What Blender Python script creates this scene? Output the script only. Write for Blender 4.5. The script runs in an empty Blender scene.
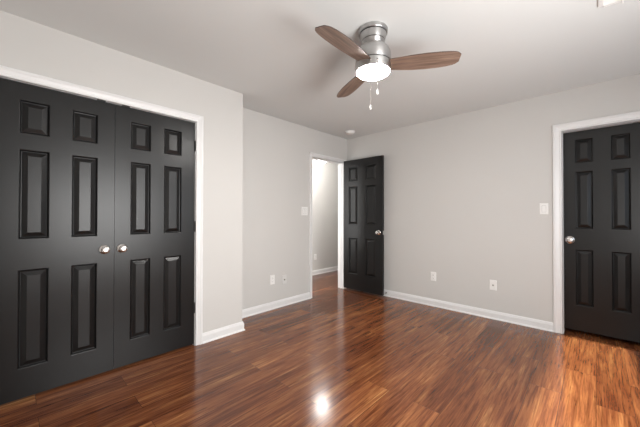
import bpy, bmesh, math, random
from mathutils import Vector, Matrix

random.seed(7)
scene = bpy.context.scene
COL = scene.collection
PI = math.pi

# ------------------------------------------------------------------ measures
H = 1.1856            # camera height
CEIL = 2.4555         # ceiling height
XC = -2.674           # closet wall face
XL = -3.004           # bedroom left wall face
YB = 3.841            # back wall face
YC = 1.660            # corner where the closet wall returns
XR = 0.90             # right wall face (out of frame)
YR = -0.62            # rear wall face (behind the camera)
XH = -4.13            # far wall of the hallway
DT = 2.045            # top of the door openings
WT = 0.115            # wall thickness

# ------------------------------------------------------------------ camera
cam_data = bpy.data.cameras.new('camera')
cam_data.sensor_width = 36.0
cam_data.lens = 36.0 * 292.77 / 640.0
cam_data.clip_start = 0.02
cam = bpy.data.objects.new('camera', cam_data)
COL.objects.link(cam)
cam.matrix_world = (Matrix.Translation((0, 0, H)) @ Matrix.Rotation(0.7567, 4, 'Z')
                    @ Matrix.Rotation(PI / 2 + 0.0083, 4, 'X') @ Matrix.Rotation(0.0012, 4, 'Z'))
scene.camera = cam

# ------------------------------------------------------------------ world, light, exposure
world = bpy.data.worlds.new('world')
scene.world = world
world.use_nodes = True
bg = world.node_tree.nodes['Background']
bg.inputs['Color'].default_value = (0.80, 0.88, 1.0, 1)
bg.inputs['Strength'].default_value = 1.2

scene.view_settings.view_transform = 'Standard'
scene.view_settings.look = 'None'
scene.view_settings.gamma = 1.0
scene.view_settings.use_curve_mapping = False
scene.view_settings.exposure = 0.44


def light(name, kind, loc, rot, energy, color=(1, 1, 1), **kw):
    d = bpy.data.lights.new(name, kind)
    d.energy = energy
    d.color = color
    for k, v in kw.items():
        setattr(d, k, v)
    o = bpy.data.objects.new(name, d)
    o.location = loc
    o.rotation_euler = rot
    COL.objects.link(o)
    return o


# sun through the added second window, for the pale floor strip by the door
SUN_TAN = 1.45
light('sun', 'SUN', (4, 3, 5), (0, math.atan(1 / SUN_TAN), 0), 8.5, (1.0, 0.98, 0.80), angle=math.radians(3.0))
# daylight entering through the window in the right wall
light('daylight_right', 'AREA', (XR + 0.02, 1.125, 1.24), (0, PI / 2 + 0.05, 0), 60, (1.0, 0.985, 0.96),
      shape='RECTANGLE', size=1.2, size_y=1.3)
# light added at the unseen near end of the hallway, to brighten its wall
light('hall_fill_light', 'AREA', (-3.63, 1.90 - 0.02, 1.30), (PI / 2, 0, 0), 24, (1.0, 0.985, 0.96),
      shape='RECTANGLE', size=0.74, size_y=1.5)


# ------------------------------------------------------------------ materials
def new_mat(name):
    m = bpy.data.materials.new(name)
    m.use_nodes = True
    nt = m.node_tree
    return m, nt, nt.nodes['Principled BSDF']


def node(nt, kind, **inputs):
    n = nt.nodes.new(kind)
    for k, v in inputs.items():
        n.inputs[k.replace('_', ' ')].default_value = v
    return n


def simple(name, color, rough=0.5, metal=0.0, spec=0.5, bump=0.0, bump_scale=60, var=0.0, var_scale=3.0):
    m, nt, b = new_mat(name)
    b.inputs['Roughness'].default_value = rough
    b.inputs['Metallic'].default_value = metal
    b.inputs['Specular IOR Level'].default_value = spec
    tc = node(nt, 'ShaderNodeTexCoord')
    nz = node(nt, 'ShaderNodeTexNoise', Scale=var_scale, Detail=3.0)
    nt.links.new(tc.outputs['Object'], nz.inputs['Vector'])
    mx = nt.nodes.new('ShaderNodeMix')
    mx.data_type = 'RGBA'
    mx.inputs[6].default_value = tuple(c * (1 - var) for c in color) + (1,)
    mx.inputs[7].default_value = tuple(min(1, c * (1 + var)) for c in color) + (1,)
    nt.links.new(nz.outputs['Fac'], mx.inputs[0])
    nt.links.new(mx.outputs[2], b.inputs['Base Color'])
    if bump:
        n2 = node(nt, 'ShaderNodeTexNoise', Scale=float(bump_scale), Detail=2.0)
        nt.links.new(tc.outputs['Object'], n2.inputs['Vector'])
        bp = node(nt, 'ShaderNodeBump', Strength=bump, Distance=0.002)
        nt.links.new(n2.outputs['Fac'], bp.inputs['Height'])
        nt.links.new(bp.outputs['Normal'], b.inputs['Normal'])
    return m


M_WALL = simple('wall_paint', (0.60, 0.59, 0.572), 0.75, spec=0.25, bump=0.08, bump_scale=140, var=0.012)
M_CEIL = simple('ceiling_paint', (0.715, 0.73, 0.725), 0.9, spec=0.1, bump=0.10, bump_scale=110, var=0.012)
M_TRIM = simple('white_trim_paint', (0.76, 0.76, 0.76), 0.35, var=0.01)
M_BLACK = simple('black_door_paint', (0.006, 0.006, 0.0062), 0.33, spec=0.40, bump=0.06, bump_scale=70, var=0.12, var_scale=5)
M_NICKEL = simple('brushed_nickel', (0.72, 0.70, 0.68), 0.24, metal=1.0, var=0.04, var_scale=40)
M_FAN = simple('brushed_steel', (0.50, 0.495, 0.49), 0.36, metal=1.0, var=0.06, var_scale=30)
_nt = M_FAN.node_tree
_b = _nt.nodes['Principled BSDF']
_b.inputs['Anisotropic'].default_value = 0.75
_b.inputs['Anisotropic Rotation'].default_value = 0.25
_tg = _nt.nodes.new('ShaderNodeTangent')
_tg.direction_type = 'RADIAL'
_tg.axis = 'Z'
_nt.links.new(_tg.outputs[0], _b.inputs['Tangent'])
M_GROOVE = simple('dark_groove', (0.05, 0.05, 0.05), 0.5, metal=0.6)
M_HINGE = simple('black_hinge', (0.015, 0.015, 0.015), 0.45)
M_PLATE = simple('white_plastic', (0.84, 0.835, 0.82), 0.35, var=0.01)
M_PLATEP = simple('painted_plate', (0.66, 0.65, 0.635), 0.45, var=0.01)
M_SLOT = simple('dark_slot', (0.03, 0.03, 0.03), 0.6)
M_GAP_SHADE = simple('gap_shade_grey', (0.40, 0.395, 0.385), 0.5)  # grey that paints the shaded gap around a switch rocker
M_RUBBER = simple('white_rubber', (0.7, 0.69, 0.67), 0.7)
M_BRASS = simple('jack_metal', (0.35, 0.33, 0.30), 0.35, metal=1.0)


def emitter(name, color, strength):
    m, nt, b = new_mat(name)
    b.inputs['Base Color'].default_value = (0.9, 0.9, 0.9, 1)
    b.inputs['Emission Color'].default_value = color + (1,)
    b.inputs['Emission Strength'].default_value = strength
    return m


M_LAMP = emitter('frosted_lamp_glass', (1.0, 0.97, 0.93), 140.0)
M_HALL = emitter('frosted_hall_glass', (1.0, 0.96, 0.92), 70.0)


def pane_mat():
    m, nt, b = new_mat('window_glass')
    tr = nt.nodes.new('ShaderNodeBsdfTransparent')
    gl = node(nt, 'ShaderNodeBsdfGlossy', Roughness=0.02)
    mx = nt.nodes.new('ShaderNodeMixShader')
    mx.inputs[0].default_value = 0.06
    nt.links.new(tr.outputs[0], mx.inputs[1])
    nt.links.new(gl.outputs[0], mx.inputs[2])
    nt.links.new(mx.outputs[0], nt.nodes['Material Output'].inputs['Surface'])
    return m


M_PANE = pane_mat()


def math_node(nt, op, a, b=None):
    n = nt.nodes.new('ShaderNodeMath')
    n.operation = op
    for i, v in enumerate((a, b)):
        if v is None:
            continue
        if isinstance(v, (int, float)):
            n.inputs[i].default_value = v
        else:
            nt.links.new(v, n.inputs[i])
    return n.outputs[0]


def ramp(nt, fac, stops):
    r = nt.nodes.new('ShaderNodeValToRGB')
    e = r.color_ramp.elements
    while len(e) < len(stops):
        e.new(0.5)
    for i, (p, c) in enumerate(stops):
        e[i].position = p
        e[i].color = tuple(c) + (1,)
    nt.links.new(fac, r.inputs[0])
    return r.outputs[0]


def mixc(nt, kind, fac, a, b):
    n = nt.nodes.new('ShaderNodeMix')
    n.data_type = 'RGBA'
    n.blend_type = kind
    for sock, v in ((0, fac), (6, a), (7, b)):
        if isinstance(v, (int, float)):
            n.inputs[sock].default_value = v
        elif isinstance(v, tuple):
            n.inputs[sock].default_value = v + (1,)
        else:
            nt.links.new(v, n.inputs[sock])
    return n.outputs[2]


def floor_mat():
    m, nt, b = new_mat('laminate_planks')
    tc = node(nt, 'ShaderNodeTexCoord')
    sp = node(nt, 'ShaderNodeSeparateXYZ')
    nt.links.new(tc.outputs['Object'], sp.inputs[0])
    X, Y = sp.outputs['X'], sp.outputs['Y']
    cb = node(nt, 'ShaderNodeCombineXYZ')
    nt.links.new(math_node(nt, 'ADD', Y, 20.0), cb.inputs['X'])
    nt.links.new(math_node(nt, 'ADD', X, 20.067), cb.inputs['Y'])
    br = node(nt, 'ShaderNodeTexBrick', Scale=1.0)
    br.offset = 0.37
    br.offset_frequency = 2
    br.inputs['Color1'].default_value = (0, 0, 0, 1)
    br.inputs['Color2'].default_value = (1, 1, 1, 1)
    br.inputs['Mortar'].default_value = (0.5, 0.5, 0.5, 1)
    br.inputs['Mortar Size'].default_value = 0.0011
    br.inputs['Mortar Smooth'].default_value = 0.2
    br.inputs['Brick Width'].default_value = 1.21
    br.inputs['Row Height'].default_value = 0.170
    nt.links.new(cb.outputs[0], br.inputs['Vector'])
    rnd = br.outputs['Color']
    seam = br.outputs['Fac']

    def streak(sy, sx, det, rough, seed, dist=0.0):
        c = node(nt, 'ShaderNodeCombineXYZ')
        nt.links.new(math_node(nt, 'MULTIPLY', Y, sy), c.inputs['X'])
        nt.links.new(math_node(nt, 'MULTIPLY', X, sx), c.inputs['Y'])
        n = node(nt, 'ShaderNodeTexNoise', Scale=1.0, Detail=det, Roughness=rough, Distortion=dist)
        n.noise_dimensions = '4D'
        nt.links.new(c.outputs[0], n.inputs['Vector'])
        nt.links.new(math_node(nt, 'ADD', math_node(nt, 'MULTIPLY', rnd, 23.0), seed), n.inputs['W'])
        return n.outputs['Fac']

    broad = streak(0.9, 8.0, 5.0, 0.6, 1.0, 0.8)
    mid = streak(2.0, 30.0, 5.0, 0.65, 3.0, 1.0)
    fine = streak(3.5, 120.0, 4.0, 0.65, 5.0, 0.5)
    knots = streak(2.4, 40.0, 4.0, 0.65, 9.0, 2.0)
    grain = math_node(nt, 'ADD', math_node(nt, 'MULTIPLY', broad, 0.45), math_node(nt, 'MULTIPLY', mid, 0.55))
    base = ramp(nt, grain, [(0.32, (0.055, 0.0155, 0.0075)), (0.44, (0.128, 0.040, 0.0165)),
                            (0.54, (0.205, 0.073, 0.028)), (0.68, (0.385, 0.184, 0.070))])
    tone = ramp(nt, rnd, [(0.0, (0.72, 0.67, 0.66)), (0.5, (1.0, 1.0, 1.0)), (1.0, (1.24, 1.30, 1.28))])
    col = mixc(nt, 'MULTIPLY', 1.0, base, tone)
    fi = ramp(nt, fine, [(0.36, (0.38, 0.34, 0.33)), (0.50, (1, 1, 1)), (0.66, (1.35, 1.35, 1.3))])
    col = mixc(nt, 'MULTIPLY', 0.6, col, fi)
    kn = ramp(nt, knots, [(0.32, (0.38, 0.35, 0.35)), (0.41, (1, 1, 1))])
    col = mixc(nt, 'MULTIPLY', 0.7, col, kn)
    col = mixc(nt, 'MIX', math_node(nt, 'MULTIPLY', seam, 0.75), col, (0.018, 0.007, 0.004))
    nt.links.new(col, b.inputs['Base Color'])
    b.inputs['Specular IOR Level'].default_value = 0.37
    ro = math_node(nt, 'ADD', math_node(nt, 'MULTIPLY', fine, 0.08), 0.12)
    nt.links.new(ro, b.inputs['Roughness'])
    hgt = math_node(nt, 'SUBTRACT', math_node(nt, 'MULTIPLY', broad, 0.5), seam)
    bp = node(nt, 'ShaderNodeBump', Strength=0.12, Distance=0.003)
    nt.links.new(hgt, bp.inputs['Height'])
    nt.links.new(bp.outputs['Normal'], b.inputs['Normal'])
    return m


M_FLOOR = floor_mat()


def blade_mat():
    m, nt, b = new_mat('fan_blade_wood')
    tc = node(nt, 'ShaderNodeTexCoord')
    mp = node(nt, 'ShaderNodeMapping')
    mp.inputs['Scale'].default_value = (3.0, 45.0, 3.0)
    nt.links.new(tc.outputs['Object'], mp.inputs['Vector'])
    nz = node(nt, 'ShaderNodeTexNoise', Scale=1.0, Detail=5.0, Roughness=0.6, Distortion=0.4)
    nt.links.new(mp.outputs[0], nz.inputs['Vector'])
    c = ramp(nt, nz.outputs['Fac'], [(0.3, (0.09, 0.056, 0.043)), (0.5, (0.19, 0.122, 0.09)), (0.72, (0.32, 0.225, 0.17))])
    nt.links.new(c, b.inputs['Base Color'])
    b.inputs['Roughness'].default_value = 0.42
    return m


M_BLADE = blade_mat()
M_BLADE_EDGE = simple('dark_blade_edge', (0.05, 0.032, 0.026), 0.5)


# ------------------------------------------------------------------ mesh helpers
def obj(name, bm, mat, parent=None, smooth=None, bevel=0.0, segs=2):
    bmesh.ops.recalc_face_normals(bm, faces=bm.faces)
    me = bpy.data.meshes.new(name)
    bm.to_mesh(me)
    bm.free()
    mats = mat if isinstance(mat, (list, tuple)) else [mat]
    for k in mats:
        me.materials.append(k)
    o = bpy.data.objects.new(name, me)
    COL.objects.link(o)
    if parent is not None:
        o.parent = parent
    if bevel:
        md = o.modifiers.new('bevel', 'BEVEL')
        md.width = bevel
        md.segments = segs
        md.limit_method = 'ANGLE'
        md.angle_limit = math.radians(40)
    if smooth:
        for p in me.polygons:
            p.use_smooth = True
        me.set_sharp_from_angle(angle=math.radians(smooth))
    return o


def empty(name, loc=(0, 0, 0), rot=None):
    o = bpy.data.objects.new(name, None)
    o.empty_display_size = 0.05
    o.location = loc
    if rot is not None:
        o.rotation_euler = rot
    COL.objects.link(o)
    return o


def tag(o, label=None, cat=None, group=None, kind=None):
    if label:
        o['label'] = label
    if cat:
        o['category'] = cat
    if group:
        o['group'] = group
    if kind:
        o['kind'] = kind
    return o


def struct(name, bm, mat, label, cat, **kw):
    return tag(obj(name, bm, mat, **kw), label, cat, kind='structure')


def box(bm, x0, x1, y0, y1, z0, z1, mi=0):
    v = [bm.verts.new((x, y, z)) for x in (x0, x1) for y in (y0, y1) for z in (z0, z1)]
    for f in ((0, 1, 3, 2), (4, 6, 7, 5), (0, 4, 5, 1), (2, 3, 7, 6), (0, 2, 6, 4), (1, 5, 7, 3)):
        bm.faces.new([v[i] for i in f]).material_index = mi
    return v


def boxes(*bs):
    bm = bmesh.new()
    for b in bs:
        box(bm, *b)
    return bm


def lathe(bm, prof, seg=48, axis='Z', center=(0, 0, 0), mi=0, cap0=True, cap1=True):
    """prof: list of (radius, height); axis along which height runs"""
    c = Vector(center)
    rings = []
    for r, h in prof:
        ring = []
        for i in range(seg):
            a = 2 * PI * i / seg
            u, v = r * math.cos(a), r * math.sin(a)
            p = {'Z': (u, v, h), 'Y': (u, h, v), 'X': (h, u, v)}[axis]
            ring.append(bm.verts.new(c + Vector(p)))
        rings.append(ring)
    for a, b in zip(rings, rings[1:]):
        for i in range(seg):
            j = (i + 1) % seg
            bm.faces.new((a[i], a[j], b[j], b[i])).material_index = mi
    if cap0:
        bm.faces.new(rings[0]).material_index = mi
    if cap1:
        bm.faces.new(rings[-1][::-1]).material_index = mi
    return bm


def sweep(bm, path, N, prof, mi=0):
    """mitred sweep of profile (u to the left of travel seen from N, v along N) along a planar path"""
    N = Vector(N).normalized()
    P = [Vector(p) for p in path]
    rings = []
    for i, p in enumerate(P):
        dirs = []
        if i > 0:
            dirs.append((P[i] - P[i - 1]).normalized())
        if i < len(P) - 1:
            dirs.append((P[i + 1] - P[i]).normalized())
        s = [N.cross(d) for d in dirs]
        if len(s) == 1:
            mit = s[0]
        else:
            mit = (s[0] + s[1])
            mit = mit / (mit.length ** 2) * 2
        rings.append([bm.verts.new(p + mit * u + N * v) for u, v in prof])
    n = len(prof)
    for a, b in zip(rings, rings[1:]):
        for i in range(n):
            j = (i + 1) % n
            bm.faces.new((a[i], a[j], b[j], b[i])).material_index = mi
    bm.faces.new(rings[0]).material_index = mi
    bm.faces.new(rings[-1][::-1]).material_index = mi
    return bm


def tube(bm, pts, r, seg=8, mi=0):
    P = [Vector(p) for p in pts]
    rings = []
    up = Vector((0.31, 0.17, 0.93)).normalized()
    for i, p in enumerate(P):
        d = (P[min(i + 1, len(P) - 1)] - P[max(i - 1, 0)]).normalized()
        a = d.cross(up)
        if a.length < 1e-4:
            a = d.cross(Vector((1, 0, 0)))
        a.normalize()
        b = d.cross(a)
        rings.append([bm.verts.new(p + a * (r * math.cos(2 * PI * k / seg)) + b * (r * math.sin(2 * PI * k / seg)))
                      for k in range(seg)])
    for a, b in zip(rings, rings[1:]):
        for i in range(seg):
            j = (i + 1) % seg
            bm.faces.new((a[i], a[j], b[j], b[i])).material_index = mi
    bm.faces.new(rings[0]).material_index = mi
    bm.faces.new(rings[-1][::-1]).material_index = mi
    return bm


# ------------------------------------------------------------------ room shell
X0, X1, Y0, Y1 = XH - 0.12, XR + 0.14, YR - 0.14, 6.6
struct('floor', boxes((X0, X1, Y0, Y1, -0.08, 0.0)), M_FLOOR,
       'glossy reddish brown wood plank floor running into the hallway', 'floor')
struct('ceiling', boxes((X0, X1, Y0, Y1, CEIL, CEIL + 0.1)), M_CEIL,
       'flat pale grey ceiling over the bedroom and hallway', 'ceiling')

# right door opening in the back wall, hall opening in the left wall, closet opening in the closet wall
DRX0, DRX1 = -0.250, 0.352
HY0, HY1 = 3.018, 3.742
CY0, CY1 = -0.068, 1.167
YR2, XR2 = YR - 0.14, XR + 0.14
struct('wall_back', boxes((XL - WT, DRX0, YB, YB + WT, 0, CEIL), (DRX1, XR2, YB, YB + WT, 0, CEIL),
                          (DRX0, DRX1, YB, YB + WT, DT, CEIL)), M_WALL,
       'grey back wall between the open black door and the right hand door', 'wall')
struct('wall_left', boxes((XL - WT, XL, YC, HY0, 0, CEIL), (XL - WT, XL, HY1, YB, 0, CEIL),
                          (XL - WT, XL, HY0, HY1, DT, CEIL)), M_WALL,
       'grey wall in the recess past the closet, holding the hallway doorway', 'wall')
struct('wall_closet', boxes((XC - WT, XC, CY1, YC, 0, CEIL), (XC - WT, XC, YR2, CY0, 0, CEIL),
                            (XC - WT, XC, CY0, CY1, DT, CEIL), (XL - WT, XC - WT, YC - WT, YC, 0, CEIL)),
       M_WALL, 'grey closet wall around the black double doors, ending in an outside corner', 'wall')
struct('wall_closet_inside', boxes((-3.42, -3.32, YR2, YC - WT, 0, CEIL), (-3.42, XL - WT, YC - WT, YC, 0, CEIL)),
       M_WALL, 'grey wall closing the closet behind the black double doors', 'wall')
HWX0, HWX1, HWZ0, HWZ1 = -4.03, -3.23, 0.50, 2.10     # unseen end window, added to brighten the hallway wall
struct('wall_hall', boxes((XH - WT, XH, 1.9, Y1, 0, CEIL), (XH, HWX0, 1.76, 1.9, 0, CEIL), (HWX1, XL - WT, 1.76, 1.9, 0, CEIL),
                          (HWX0, HWX1, 1.76, 1.9, 0, HWZ0), (HWX0, HWX1, 1.76, 1.9, HWZ1, CEIL),
                          (XH, XL - WT, Y1 - 0.1, Y1, 0, CEIL), (XL - WT, XL - WT + 0.02, YB + WT, Y1, 0, CEIL)),
       M_WALL, 'brightly lit pale hallway wall seen through the open doorway', 'wall')
struct('wall_closet_behind', boxes((DRX0 - 0.3, DRX1 + 0.3, YB + 0.7, YB + 0.8, 0, CEIL), (DRX0 - 0.3, DRX0 - 0.2, YB + WT, YB + 0.7, 0, CEIL),
                                   (DRX1 + 0.2, DRX1 + 0.3, YB + WT, YB + 0.7, 0, CEIL)),
       M_WALL, 'grey wall of the small closet behind the right hand door', 'wall')
# unseen right wall windows; the second is added for the sun strip
WRY0, WRY1 = 0.45, 1.80        # right wall, window 1
SUY0, SUY1 = 1.95, 3.82        # right wall, window added to let the sun strip in
SUZ0, SUZ1 = 0.985, 1.915
WZ0, WZ1 = 0.62, 1.86
struct('wall_right', boxes((XR, XR2, YR2, WRY0, 0, CEIL), (XR, XR2, WRY1, SUY0, 0, CEIL), (XR, XR2, SUY1, YB, 0, CEIL),
                           (XR, XR2, WRY0, WRY1, 0, WZ0), (XR, XR2, WRY0, WRY1, WZ1, CEIL),
                           (XR, XR2, SUY0, SUY1, 0, SUZ0), (XR, XR2, SUY0, SUY1, SUZ1, CEIL)),
       M_WALL, 'grey right wall with two windows, one added for the sun strip', 'wall')
struct('wall_rear', boxes((XC, XR, YR2, YR, 0, CEIL)), M_WALL, 'plain grey rear wall', 'wall')


def window(name, axis, face, u0, u1, z0, z1, label, sash=True):
    """frame, sash bars and pane set in the wall opening; axis = wall normal axis, face = inner face"""
    e = empty(name)
    tag(e, label, 'window', kind='structure')
    out = 0.14 if axis == 'X' else -0.14

    def bx(bm, ua, ub, da, db, za, zb):
        a, b = face + out * da, face + out * db
        a, b = min(a, b), max(a, b)
        if axis == 'X':
            box(bm, a, b, ua, ub, za, zb)
        else:
            box(bm, ua, ub, a, b, za, zb)
    bm = bmesh.new()
    t = 0.03
    for r in ((u0, u0 + t, z0, z1), (u1 - t, u1, z0, z1), (u0 + t, u1 - t, z0, z0 + t), (u0 + t, u1 - t, z1 - t, z1)):
        bx(bm, r[0], r[1], 0.35, 0.95, r[2], r[3])
    obj('window_frame', bm, M_TRIM, e)
    zm = (z0 + z1) / 2
    if sash:
        bm = bmesh.new()
        bx(bm, u0 + t, u1 - t, 0.55, 0.8, zm - 0.015, zm + 0.015)
        obj('meeting_rail', bm, M_TRIM, e)
    bm = bmesh.new()
    if sash:
        bx(bm, u0 + t, u1 - t, 0.66, 0.69, z0 + t, zm - 0.015)
        bx(bm, u0 + t, u1 - t, 0.66, 0.69, zm + 0.015, z1 - t)
    else:
        bx(bm, u0 + t, u1 - t, 0.66, 0.69, z0 + t, z1 - t)
    obj('pane', bm, M_PANE, e)
    return e


window('window_1', 'X', XR, WRY0, WRY1, WZ0, WZ1, 'tall white framed window in the right wall')
window('added_sun_window', 'X', XR, SUY0, SUY1, SUZ0, SUZ1, 'unseen wide white framed window added in the right wall for the sun strip, nearer the black door', False)
window('added_hall_window', 'Y', 1.90, HWX0, HWX1, HWZ0, HWZ1, 'unseen white framed window added at the near end of the hallway to brighten its wall')

# ------------------------------------------------------------------ baseboards (board with a moulded cap and a shoe)
BASE = [(0, 0), (0.022, 0), (0.022, 0.006), (0.0195, 0.012), (0.014, 0.017), (0.014, 0.066), (0.0115, 0.074),
        (0.0095, 0.079), (0.0075, 0.088), (0.004, 0.092), (0, 0.092)]


def baseboard(name, path, label):
    bm = bmesh.new()
    sweep(bm, [(x, y, 0) for x, y in path], (0, 0, 1), BASE)
    return struct(name, bm, M_TRIM, label, 'baseboard')


DW = 0.066   # casing width
baseboard('baseboard_back', [(DRX0 - 0.0755, YB), (XL, YB)], 'white baseboard along the grey back wall')
baseboard('baseboard_left', [(XL, HY0 - 0.046), (XL, YC), (XC, YC), (XC, CY1 + DW)],
          'white baseboard of the recess wall, wrapping the closet corner up to the closet casing')
baseboard('baseboard_hall', [(XH, Y1 - 0.1), (XH, 1.9)], 'white baseboard in the hallway beyond the doorway')
baseboard('baseboard_right', [(XR, YR), (XR, YB), (DRX1 + 0.0755, YB)], 'white baseboard along the right wall')
baseboard('baseboard_rear', [(XC, CY0 - DW), (XC, YR), (XR - 0.03, YR)], 'white baseboard along the rear wall')


# ------------------------------------------------------------------ casings and jambs
def casing_prof(w):
    return [(0.004, 0), (0.004, 0.008), (0.008, 0.0105), (w * 0.22, 0.0115), (w * 0.30, 0.0085), (w * 0.38, 0.0105),
            (w * 0.62, 0.0150), (w * 0.70, 0.0185), (w * 0.93, 0.0185), (w, 0.015), (w, 0)]


def casing(name, path, N, w, label, jambs):
    e = empty(name)
    tag(e, label, 'door trim', kind='structure')
    bm = bmesh.new()
    sweep(bm, path, N, casing_prof(w))
    obj('casing', bm, M_TRIM, e)
    obj('jamb', boxes(*jambs), M_TRIM, e)
    return e


JT = 0.006
casing('trim_1', [(XC, CY0, 0), (XC, CY0, DT), (XC, CY1, DT), (XC, CY1, 0)], (1, 0, 0), DW,
       'white casing framing the black double closet doors',
       [(XC - WT, XC, CY1 - 0.003, CY1 + 0.004, 0, DT), (XC - WT, XC, CY0 - 0.004, CY0 + 0.003, 0, DT),
        (XC - WT, XC, CY0, CY1, DT - 0.002, DT + 0.004)])
casing('trim_2', [(XL, HY0, 0), (XL, HY0, DT), (XL, HY1, DT), (XL, HY1, 0)], (1, 0, 0), 0.058,
       'white casing of the open doorway to the hallway',
       [(XL - WT, XL, HY1 - 0.004, HY1 + 0.004, 0, DT), (XL - WT, XL, HY0 - 0.004, HY0 + 0.004, 0, DT),
        (XL - WT, XL, HY0, HY1, DT - 0.004, DT + 0.004),
        (XL - 0.062, XL - 0.045, HY1 - 0.014, HY1 - 0.004, 0, DT - 0.004),
        (XL - 0.062, XL - 0.045, HY0 + 0.004, HY0 + 0.014, 0, DT - 0.004)])
casing('trim_3', [(DRX0, YB, 0), (DRX0, YB, DT), (DRX1, YB, DT), (DRX1, YB, 0)], (0, -1, 0), 0.0755,
       'white casing framing the closed black door at the right',
       [(DRX0 - 0.004, DRX0 + 0.004, YB, YB + WT, 0, DT), (DRX1 - 0.004, DRX1 + 0.004, YB, YB + WT, 0, DT),
        (DRX0, DRX1, YB, YB + WT, DT - 0.003, DT + 0.004)])


# ------------------------------------------------------------------ doors
def door_leaf(w, z0, z1, cols, rows, thick=0.035, both=True):
    """six panel leaf in local X (width) / Z, front at y = 0 facing -Y, back at y = thick"""
    bm = bmesh.new()
    xs = sorted({0.0, w, *[c for p in cols for c in p]})
    zs = sorted({z0, z1, *[r for p in rows for r in p]})
    cache = {}

    def V(x, y, z):
        k = (round(x, 5), round(y, 5), round(z, 5))
        if k not in cache:
            cache[k] = bm.verts.new((x, y, z))
        return cache[k]
    rings = [(0.0, 0.0), (0.0035, 0.0015), (0.011, 0.0145), (0.0135, 0.0150), (0.040, 0.0030), (0.042, 0.0024)]
    for base, sg in ((0.0, 1), (thick, -1)):
        for xa, xb in zip(xs, xs[1:]):
            for za, zb in zip(zs, zs[1:]):
                pan = (xa, xb) in cols and (za, zb) in rows
                if not pan:
                    bm.faces.new((V(xa, base, za), V(xb, base, za), V(xb, base, zb), V(xa, base, zb)))
                    continue
                prev = None
                for ins, dep in rings:
                    y = base + sg * dep
                    cur = [V(xa + ins, y, za + ins), V(xb - ins, y, za + ins), V(xb - ins, y, zb - ins), V(xa + ins, y, zb - ins)]
                    if prev:
                        for i in range(4):
                            j = (i + 1) % 4
                            bm.faces.new((prev[i], prev[j], cur[j], cur[i]))
                    prev = cur
                bm.faces.new(prev)
    # rim
    loop = [(x, z0) for x in xs] + [(w, z) for z in zs[1:]] + [(x, z1) for x in xs[::-1][1:]] + [(0, z) for z in zs[::-1][1:-1]]
    for (xa, za), (xb, zb) in zip(loop, loop[1:] + loop[:1]):
        bm.faces.new((V(xa, 0, za), V(xb, 0, zb), V(xb, thick, zb), V(xa, thick, za)))
    return bm


def knob(parent, x, z, y=0.0, s=-1, r=1.0, name='door_knob'):
    """round knob whose rosette sits at y and which projects along s * Y"""
    bm = bmesh.new()
    pr = [(0.011, 0.004), (0.011, 0.022), (0.014, 0.026), (0.022, 0.031), (0.0265, 0.039), (0.0272, 0.046),
          (0.0255, 0.053), (0.020, 0.0575), (0.013, 0.0590), (0.0125, 0.0580), (0.006, 0.0583)]
    lathe(bm, [(a * r, y + s * h) for a, h in pr], 32, 'Y', (x, 0, z))
    k = obj(name, bm, M_NICKEL, parent, smooth=35)
    tag(k, 'shiny nickel door knob')
    bm = bmesh.new()
    lathe(bm, [(0.0335 * r, y), (0.0335 * r, y + s * 0.003), (0.031 * r, y + s * 0.0065), (0.022 * r, y + s * 0.010),
               (0.012 * r, y + s * 0.0115)], 32, 'Y', (x, 0, z))
    obj('rosette', bm, M_NICKEL, k, smooth=35)
    return k


def hinge(parent, x, z, y=-0.006, h=0.089, mat=None):
    bm = bmesh.new()
    lathe(bm, [(0.003, -h / 2 - 0.005), (0.0055, -h / 2 - 0.003), (0.0062, -h / 2), (0.0062, h / 2), (0.0055, h / 2 + 0.003),
               (0.003, h / 2 + 0.005)], 12, 'Z', (x, y, z))
    box(bm, x - 0.004, x + 0.004, y, y + 0.007, z - h / 2, z + h / 2)
    return obj('hinge', bm, mat or M_HINGE, parent, smooth=40)


ROWS_C = [(0.203, 0.836), (1.034, 1.613), (1.716, 1.934)]
CW = 0.612
# closet doors: local x runs along world +Y, front faces +X
LEFT_COLS = [(0.100, 0.246), (0.361, 0.508)]
RIGHT_COLS = [(0.104, 0.249), (0.351, 0.497)]
d1 = empty('door_1', (XC - 0.008, CY0 + 0.0045, 0), (0, 0, PI / 2))
tag(d1, 'left black six panel closet door, cut off by the photo edge', 'door', kind='structure')
obj('leaf', door_leaf(CW, 0.016, DT - 0.006, LEFT_COLS, ROWS_C), M_BLACK, d1)
knob(d1, 0.549 - CY0 - 0.0045 - 0.062, 0.932)
d2 = empty('door_2', (XC - 0.008, 0.5505, 0), (0, 0, PI / 2))
tag(d2, 'right black six panel closet door, next to the white casing', 'door', kind='structure')
obj('leaf', door_leaf(CW, 0.016, DT - 0.006, RIGHT_COLS, ROWS_C), M_BLACK, d2)
knob(d2, 0.048, 0.933)
for z in (1.825, 1.088, 0.345):
    hinge(d2, CW + 0.0005, z, -0.004)
    hinge(d1, -0.0005, z, -0.004)
for d, x in ((d1, 0.525), (d2, 0.068)):
    obj('ball_catch', boxes((x - 0.026, x + 0.026, -0.0085, 0.02, DT - 0.007, DT + 0.0035)), M_HINGE, d)

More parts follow.
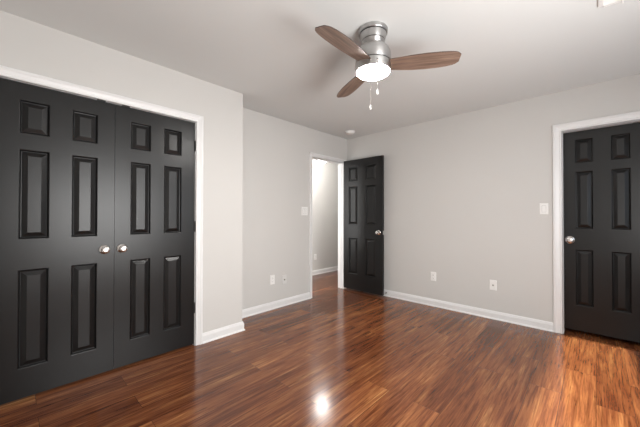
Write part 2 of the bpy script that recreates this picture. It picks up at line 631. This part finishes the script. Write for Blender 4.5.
# hallway door, opened flat towards the back wall; hinge at the far jamb
HW = 0.722
hd = empty('door_3', (-2.982, 3.7215, 0), (0, 0, 0))
tag(hd, 'black six panel hallway door standing open against the back wall', 'door', kind='structure')
k = HW / 0.735
obj('leaf', door_leaf(HW, 0.030, 2.072, [(0.098, 0.272), (0.422, 0.602)],
                      [(0.270, 0.838), (1.052, 1.652), (1.738, 1.960)]), M_BLACK, hd)
knob(hd, HW - 0.066, 0.942)
knob(hd, HW - 0.066, 0.942, 0.035, 1)
obj('latch_plate', boxes((HW - 0.001, HW + 0.0015, 0.005, 0.030, 0.915, 0.970)), M_NICKEL, hd)
for z in (1.83, 1.07, 0.28):
    hinge(hd, -0.004, z, 0.036)

# closed door at the right
RW = DRX1 - DRX0 - 0.008 - 0.004
rd = empty('door_4', (DRX0 + 0.006, YB + 0.078, 0), (0, 0, 0))
tag(rd, 'closed black six panel door at the right edge of the photo', 'door', kind='structure')
x0 = DRX0 + 0.006
s = (YB + 0.078) / YB
c = lambda v: v * s - x0
zz = lambda v: H + (v - H) * s
obj('leaf', door_leaf(RW, 0.041, DT - 0.005, [(c(-0.152), c(-0.022)), (c(0.101), c(0.228))],
                      [(zz(0.307), zz(0.857)), (zz(1.063), zz(1.625)), (zz(1.710), zz(1.942))]), M_BLACK, rd)
knob(rd, c(-0.198) + 0.004, 0.945, r=1.15)
obj('ball_catch', boxes((c(0.262) - 0.02, c(0.262) + 0.02, -0.006, 0.02, DT - 0.010, DT - 0.003)), M_HINGE, rd)
for z in (1.83, 1.08, 0.33):
    hinge(rd, RW + 0.001, z, -0.004)


# ------------------------------------------------------------------ ceiling fan
FX, FY = -1.104, 1.695
fan = empty('ceiling_fan', (FX, FY, CEIL))
tag(fan, 'three blade flush mount ceiling fan with brushed steel body and lit lamp', 'ceiling fan')
bm = bmesh.new()
lathe(bm, [(0.096, 0.0), (0.0985, -0.004), (0.0985, -0.026), (0.096, -0.030), (0.090, -0.031), (0.090, -0.036),
           (0.0905, -0.038), (0.080, -0.078), (0.0775, -0.079), (0.0775, -0.082), (0.079, -0.083), (0.071, -0.108), (0.068, -0.112)], 64)
obj('canopy', bm, M_FAN, fan, smooth=30)
bm = bmesh.new()
lathe(bm, [(0.0915, -0.0305), (0.0915, -0.0345)], 64)
lathe(bm, [(0.0790, -0.0795), (0.0790, -0.0825)], 64)
obj('groove_ring', bm, M_GROOVE, fan, smooth=30)
bm = bmesh.new()
lathe(bm, [(0.060, -0.108), (0.072, -0.110), (0.084, -0.118), (0.096, -0.130), (0.108, -0.144), (0.108, -0.147), (0.1105, -0.148),
           (0.117, -0.164), (0.119, -0.178), (0.119, -0.222), (0.117, -0.226), (0.10, -0.227)], 64)
obj('motor_housing', bm, M_FAN, fan, smooth=30)
bm = bmesh.new()
lathe(bm, [(0.1135, -0.2255), (0.1135, -0.234)], 64)
obj('groove_ring', bm, M_GROOVE, fan, smooth=30)
bm = bmesh.new()
lathe(bm, [(0.10, -0.232), (0.117, -0.233), (0.1195, -0.236), (0.1195, -0.285), (0.118, -0.289), (0.113, -0.290), (0.112, -0.284), (0.10, -0.282)], 64)
obj('light_ring', bm, M_FAN, fan, smooth=30)
bm = bmesh.new()
pr = [(0.1115, -0.285)]
for i in range(1, 9):
    a = i / 9 * PI / 2
    pr.append((0.1115 * math.cos(a), -0.289 - 0.027 * math.sin(a)))
pr.append((0.004, -0.316))
lathe(bm, pr, 48)
tag(obj('lamp_glass', bm, M_LAMP, fan, smooth=60), 'round frosted glass lamp, lit')

ZB = -0.246
R_TIP = 0.553


def blade_bm():
    bm = bmesh.new()
    n = 26
    top, bot = [], []
    t = 0.0045
    L0, L1 = 0.105, R_TIP
    for i in range(n + 1):
        u = i / n
        x = L0 + (L1 - L0) * u
        pts_ = [(0, .050), (.15, .060), (.35, .070), (.55, .074), (.72, .072), (.84, .067), (.93, .058), (.975, .047), (1.0, .032)]
        for (ua, wa), (ub, wb) in zip(pts_, pts_[1:]):
            if ua <= u <= ub + 1e-9:
                wv = wa + (wb - wa) * (u - ua) / (ub - ua)
                break
        off = 0.004 * math.sin(u * PI)
        for lst, z in ((top, t / 2), (bot, -t / 2)):
            lst.append((bm.verts.new((x, -wv + off, z)), bm.verts.new((x, wv + off, z))))
    for i in range(n):
        bm.faces.new((top[i][0], top[i + 1][0], top[i + 1][1], top[i][1]))
        bm.faces.new((bot[i][0], bot[i][1], bot[i + 1][1], bot[i + 1][0]))
        for s in (0, 1):
            f = bm.faces.new((top[i][s], bot[i][s], bot[i + 1][s], top[i + 1][s]))
            f.material_index = 1
    for i in (0, n):
        bm.faces.new((top[i][0], top[i][1], bot[i][1], bot[i][0])).material_index = 1
    return bm


TH0 = 4.748
PITCH = math.radians(-12)
blade0 = obj('blade', blade_bm(), [M_BLADE, M_BLADE_EDGE], fan)
bm = bmesh.new()
box(bm, 0.085, 0.150, -0.030, 0.030, 0.0026, 0.0056)
for px, py in ((0.122, -0.018), (0.122, 0.018), (0.140, 0.0)):
    lathe(bm, [(0.005, 0.0055), (0.005, 0.0075), (0.003, 0.0085)], 10, 'Z', (px, py, 0))
arm0 = obj('blade_bracket', bm, M_FAN, blade0)
for kx in range(3):
    if kx == 0:
        b_, a_ = blade0, arm0
    else:
        b_ = blade0.copy()
        a_ = arm0.copy()
        COL.objects.link(b_)
        COL.objects.link(a_)
        b_.parent = fan
        a_.parent = b_
    b_.matrix_local = (Matrix.Translation((0, 0, ZB)) @ Matrix.Rotation(TH0 + kx * 2 * PI / 3, 4, 'Z')
                       @ Matrix.Rotation(PITCH, 4, 'X'))


def pull_chain(dx, dy, z0, z1):
    bm = bmesh.new()
    box(bm, dx - 0.004, dx + 0.004, dy - 0.004, dy + 0.004, z0 - 0.004, z0 + 0.004)
    tube(bm, [(dx, dy, z0), (dx, dy, z1 + 0.02)], 0.0013, 6)
    n = int((z0 - z1) / 0.006)
    for i in range(n):
        bmesh.ops.create_icosphere(bm, subdivisions=1, radius=0.0027,
                                   matrix=Matrix.Translation((dx, dy, z0 - (i + 0.5) * (z0 - z1 - 0.02) / n)))
    ch = obj('pull_chain', bm, M_NICKEL, fan)
    bm = bmesh.new()
    lathe(bm, [(0.0015, z1 + 0.026), (0.0035, z1 + 0.022), (0.0042, z1 + 0.012), (0.0066, z1 + 0.006), (0.0072, z1), (0.005, z1 - 0.006),
               (0.002, z1 - 0.008)], 16, 'Z', (dx, dy, 0))
    obj('pull_finial', bm, M_PLATE, ch, smooth=50)


# towards the camera from the fan axis
fwd = Vector((-0.686, 0.727))
rgt = Vector((0.727, 0.686))
for side, dz in ((-0.038, -0.580), (0.006, -0.485)):
    q = rgt * side - fwd * math.sqrt(0.1215 ** 2 - side ** 2)
    pull_chain(q.x, q.y, -0.262, dz)

# ------------------------------------------------------------------ smoke detector
sd = empty('smoke_detector', (-2.685, 3.500, CEIL))
tag(sd, 'small round white smoke detector on the ceiling near the far corner', 'smoke detector')
bm = bmesh.new()
lathe(bm, [(0.070, 0), (0.071, -0.003), (0.070, -0.010), (0.066, -0.011)], 40)
obj('mounting_base', bm, M_PLATE, sd, smooth=40)
bm = bmesh.new()
lathe(bm, [(0.063, -0.010), (0.065, -0.016), (0.062, -0.028), (0.054, -0.035), (0.030, -0.038), (0.006, -0.0385)], 40)
obj('cover', bm, M_PLATE, sd, smooth=40)
bm = bmesh.new()
lathe(bm, [(0.011, -0.037), (0.011, -0.0405), (0.009, -0.0415)], 20)
obj('test_button', bm, M_PLATE, sd, smooth=40)

# ------------------------------------------------------------------ ceiling vent (only its far corner is in the frame)
vt = empty('ceiling_vent', (0.011, 2.462, CEIL))
tag(vt, 'white louvred ceiling vent cut off at the top right of the photo', 'vent')
VX, VY = 0.305, 0.205
bm = bmesh.new()
sweep(bm, [(0.028, -0.028, 0), (VX - 0.028, -0.028, 0), (VX - 0.028, -VY + 0.028, 0), (0.028, -VY + 0.028, 0), (0.028, -0.028, 0)], (0, 0, 1),
      [(0.0, 0.0), (0.028, 0.0), (0.028, -0.004), (0.024, -0.008), (0.004, -0.010), (0.0, -0.008)])
obj('vent_frame', bm, M_PLATE, vt)
for i in range(9):
    y = -0.040 - i * (VY - 0.080) / 8
    bm = bmesh.new()
    v = [bm.verts.new(q) for q in ((0.027, y - 0.007, -0.001), (VX - 0.027, y - 0.007, -0.001), (VX - 0.027, y + 0.007, -0.0085), (0.027, y + 0.007, -0.0085),
                                   (0.027, y - 0.006, -0.0002), (VX - 0.027, y - 0.006, -0.0002), (VX - 0.027, y + 0.008, -0.0077), (0.027, y + 0.008, -0.0077))]
    for f in ((0, 1, 2, 3), (4, 5, 6, 7), (0, 1, 5, 4), (1, 2, 6, 5), (2, 3, 7, 6), (3, 0, 4, 7)):
        bm.faces.new([v[j] for j in f])
    obj('louvre', bm, M_PLATE, vt)
obj('backing', boxes((0.026, VX - 0.026, -VY + 0.026, -0.026, -0.0006, -0.0001)), M_SLOT, vt)
bm = bmesh.new()
tube(bm, [(0.105, -0.030, -0.008), (0.106, -0.018, -0.016), (0.108, -0.008, -0.022)], 0.003)
obj('damper_lever', bm, M_PLATE, vt)

# ------------------------------------------------------------------ wall plates; local frame: x along wall, -y out of the wall, z up
ROT_BACK = (0, 0, 0)
ROT_LEFT = (0, 0, PI / 2)


def plate_bm(w, h, t=0.006):
    bm = bmesh.new()
    v = []
    for ins, y in ((0, 0), (0.0, -t * 0.45), (0.004, -t)):
        v.append([bm.verts.new(q) for q in ((-w / 2 + ins, y, -h / 2 + ins), (w / 2 - ins, y, -h / 2 + ins), (w / 2 - ins, y, h / 2 - ins), (-w / 2 + ins, y, h / 2 - ins))])
    for a, b in zip(v, v[1:]):
        for i in range(4):
            j = (i + 1) % 4
            bm.faces.new((a[i], a[j], b[j], b[i]))
    bm.faces.new(v[0])
    bm.faces.new(v[-1])
    return bm


def screw(parent, x, z, y=-0.006, mat=None):
    bm = bmesh.new()
    lathe(bm, [(0.0032, y), (0.0030, y - 0.0008), (0.001, y - 0.0013)], 12, 'Y', (x, 0, z))
    obj('screw', bm, mat or M_PLATE, parent)


def outlet(loc, rot, label):
    e = empty('wall_outlet', loc, rot)
    tag(e, label, 'outlet', 'white wall outlets')
    obj('cover_plate', plate_bm(0.072, 0.117), M_PLATE, e)
    for s in (-1, 1):
        bm = bmesh.new()
        z = s * 0.0195
        n = 20
        ring = [(0.0172 * math.cos(2 * PI * i / n), max(-0.0125, min(0.0125, 0.0172 * math.sin(2 * PI * i / n)))) for i in range(n)]
        a = [bm.verts.new((x, -0.005, z + q)) for x, q in ring]
        b = [bm.verts.new((x, -0.0078, z + q)) for x, q in ring]
        for i in range(n):
            j = (i + 1) % n
            bm.faces.new((a[i], a[j], b[j], b[i]))
        bm.faces.new(b)
        r = obj('receptacle', bm, M_PLATE, e)
        bm = bmesh.new()
        box(bm, -0.0075, -0.0050, -0.0082, -0.0070, z - 0.0015, z + 0.0065)
        box(bm, 0.0050, 0.0075, -0.0082, -0.0070, z - 0.0005, z + 0.0060)
        lathe(bm, [(0.0026, -0.0070), (0.0026, -0.0082)], 12, 'Y', (0, 0, z - 0.0075))
        obj('slots', bm, M_SLOT, r)
    screw(e, 0, 0)
    return e


def coax(loc, rot, label, mat):
    e = empty('cable_plate', loc, rot)
    tag(e, label, 'cable plate', 'cable plates on the walls')
    obj('cover_plate', plate_bm(0.072, 0.117), mat, e)
    bm = bmesh.new()
    lathe(bm, [(0.0095, -0.005), (0.0095, -0.009), (0.0065, -0.0092), (0.0065, -0.018), (0.0045, -0.018), (0.0045, -0.012)], 20, 'Y')
    obj('cable_jack', bm, M_BRASS, e, smooth=40)
    for s in (-1, 1):
        screw(e, 0, s * 0.042, mat=mat)
    return e


def switch(loc, rot, label, gangs, rocker):
    e = empty('light_switch', loc, rot)
    tag(e, label, 'light switch', 'white light switches')
    w = 0.074 + 0.046 * (gangs - 1)
    obj('cover_plate', plate_bm(w, 0.120), M_PLATE, e)
    for g in range(gangs):
        x = (g - (gangs - 1) / 2) * 0.046
        bm = bmesh.new()
        if rocker:
            hw, hh = 0.0165, 0.033
            obj('rocker_gap_shade', boxes((x - 0.0182, x + 0.0182, -0.0064, -0.004, -0.0348, 0.0348)), M_GAP_SHADE, e)  # thin grey sheet, painted shade for the gap around the rocker
            p = [(-hw, -0.0055, -hh), (hw, -0.0055, -hh), (hw, -0.0055, hh), (-hw, -0.0055, hh)]
            q = [(-hw + 0.001, -0.0105, -hh + 0.001), (hw - 0.001, -0.0105, -hh + 0.001), (hw - 0.001, -0.0068, hh - 0.001), (-hw + 0.001, -0.0068, hh - 0.001)]
            mid = [(-hw + 0.001, -0.0075, 0), (hw - 0.001, -0.0075, 0)]
            a = [bm.verts.new((x + i[0], i[1], i[2])) for i in p]
            b = [bm.verts.new((x + i[0], i[1], i[2])) for i in q]
            c_ = [bm.verts.new((x + i[0], i[1], i[2])) for i in mid]
            bm.faces.new((a[0], a[1], b[1], b[0]))
            bm.faces.new((a[2], a[3], b[3], b[2]))
            bm.faces.new((b[0], b[1], c_[1], c_[0]))
            bm.faces.new((c_[0], c_[1], b[2], b[3]))
            bm.faces.new((a[1], a[2], b[2], c_[1], b[1]))
            bm.faces.new((a[3], a[0], b[0], c_[0], b[3]))
            obj('rocker', bm, M_PLATE, e)
        else:
            box(bm, x - 0.005, x + 0.005, -0.0065, -0.005, -0.012, 0.012)
            v = [bm.verts.new(i) for i in ((x - 0.0045, -0.006, -0.006), (x + 0.0045, -0.006, -0.006), (x + 0.0045, -0.006, 0.006), (x - 0.0045, -0.006, 0.006),
                                           (x - 0.0035, -0.017, 0.004), (x + 0.0035, -0.017, 0.004), (x + 0.0035, -0.0155, 0.010), (x - 0.0035, -0.0155, 0.010))]
            for f in ((4, 5, 6, 7), (0, 1, 5, 4), (1, 2, 6, 5), (2, 3, 7, 6), (3, 0, 4, 7)):
                bm.faces.new([v[j] for j in f])
            obj('toggle', bm, M_PLATE, e)
        for s in (-1, 1):
            screw(e, x, s * 0.048)
    return e


switch((XL, 2.862, 1.254), ROT_LEFT, 'white square double light switch plate beside the hallway doorway', 2, True)
switch((-0.399, YB, 1.262), ROT_BACK, 'white single light switch plate beside the right hand door', 1, True)
outlet((XL, 2.298, 0.372), ROT_LEFT, 'white wall outlet low on the recess wall, nearer the closet corner')
coax((XL, 2.493, 0.345), ROT_LEFT, 'wall coloured cable plate low on the recess wall, right of the outlet', M_PLATEP)
outlet((-1.567, YB, 0.389), ROT_BACK, 'white wall outlet low on the back wall, right of the open door')
coax((-0.872, YB, 0.388), ROT_BACK, 'white cable plate low on the back wall, nearer the right hand door', M_PLATE)
outlet((XH, 4.235, 0.360), ROT_LEFT, 'white wall outlet in the hallway seen through the doorway')

# ------------------------------------------------------------------ door stop on the back baseboard
ds = empty('door_stop', (-2.262, YB - 0.0138, 0.052))
tag(ds, 'small spring door stop on the baseboard beside the open black door', 'door stop')
bm = bmesh.new()
lathe(bm, [(0.011, 0.0), (0.011, -0.004), (0.007, -0.006)], 20, 'Y')
obj('mounting_base', bm, M_BRASS, ds, smooth=40)
bm = bmesh.new()
pts = []
for i in range(12 * 11 + 1):
    a = 2 * PI * i / 12
    pts.append((0.0055 * math.cos(a), -0.005 - 0.050 * i / 132, 0.0055 * math.sin(a)))
tube(bm, pts, 0.0012, 5)
obj('spring', bm, M_BRASS, ds, smooth=60)
bm = bmesh.new()
lathe(bm, [(0.0075, -0.053), (0.0085, -0.056), (0.0085, -0.063), (0.006, -0.066)], 16, 'Y')
obj('rubber_tip', bm, M_RUBBER, ds, smooth=40)

# ------------------------------------------------------------------ hallway ceiling light (above the doorway head from here; seen in the floor)
hl = empty('hall_ceiling_light', (-3.60, 3.87, CEIL))
tag(hl, 'round lit ceiling light in the hallway, mirrored in the glossy floor', 'ceiling light')
bm = bmesh.new()
lathe(bm, [(0.120, 0), (0.122, -0.006), (0.118, -0.022), (0.050, -0.030), (0.050, -0.150), (0.046, -0.155)], 40)
obj('ceiling_plate', bm, M_NICKEL, hl, smooth=40)
bm = bmesh.new()
pr = [(0.045, -0.150)]
for i in range(1, 18):
    a = -PI / 2 * 0.72 + i / 18 * PI * 0.86
    pr.append((0.098 * math.cos(a), -0.230 - 0.085 * math.sin(a)))
pr.append((0.004, -0.315))
lathe(bm, pr, 40)
obj('lamp_glass', bm, M_HALL, hl, smooth=60)
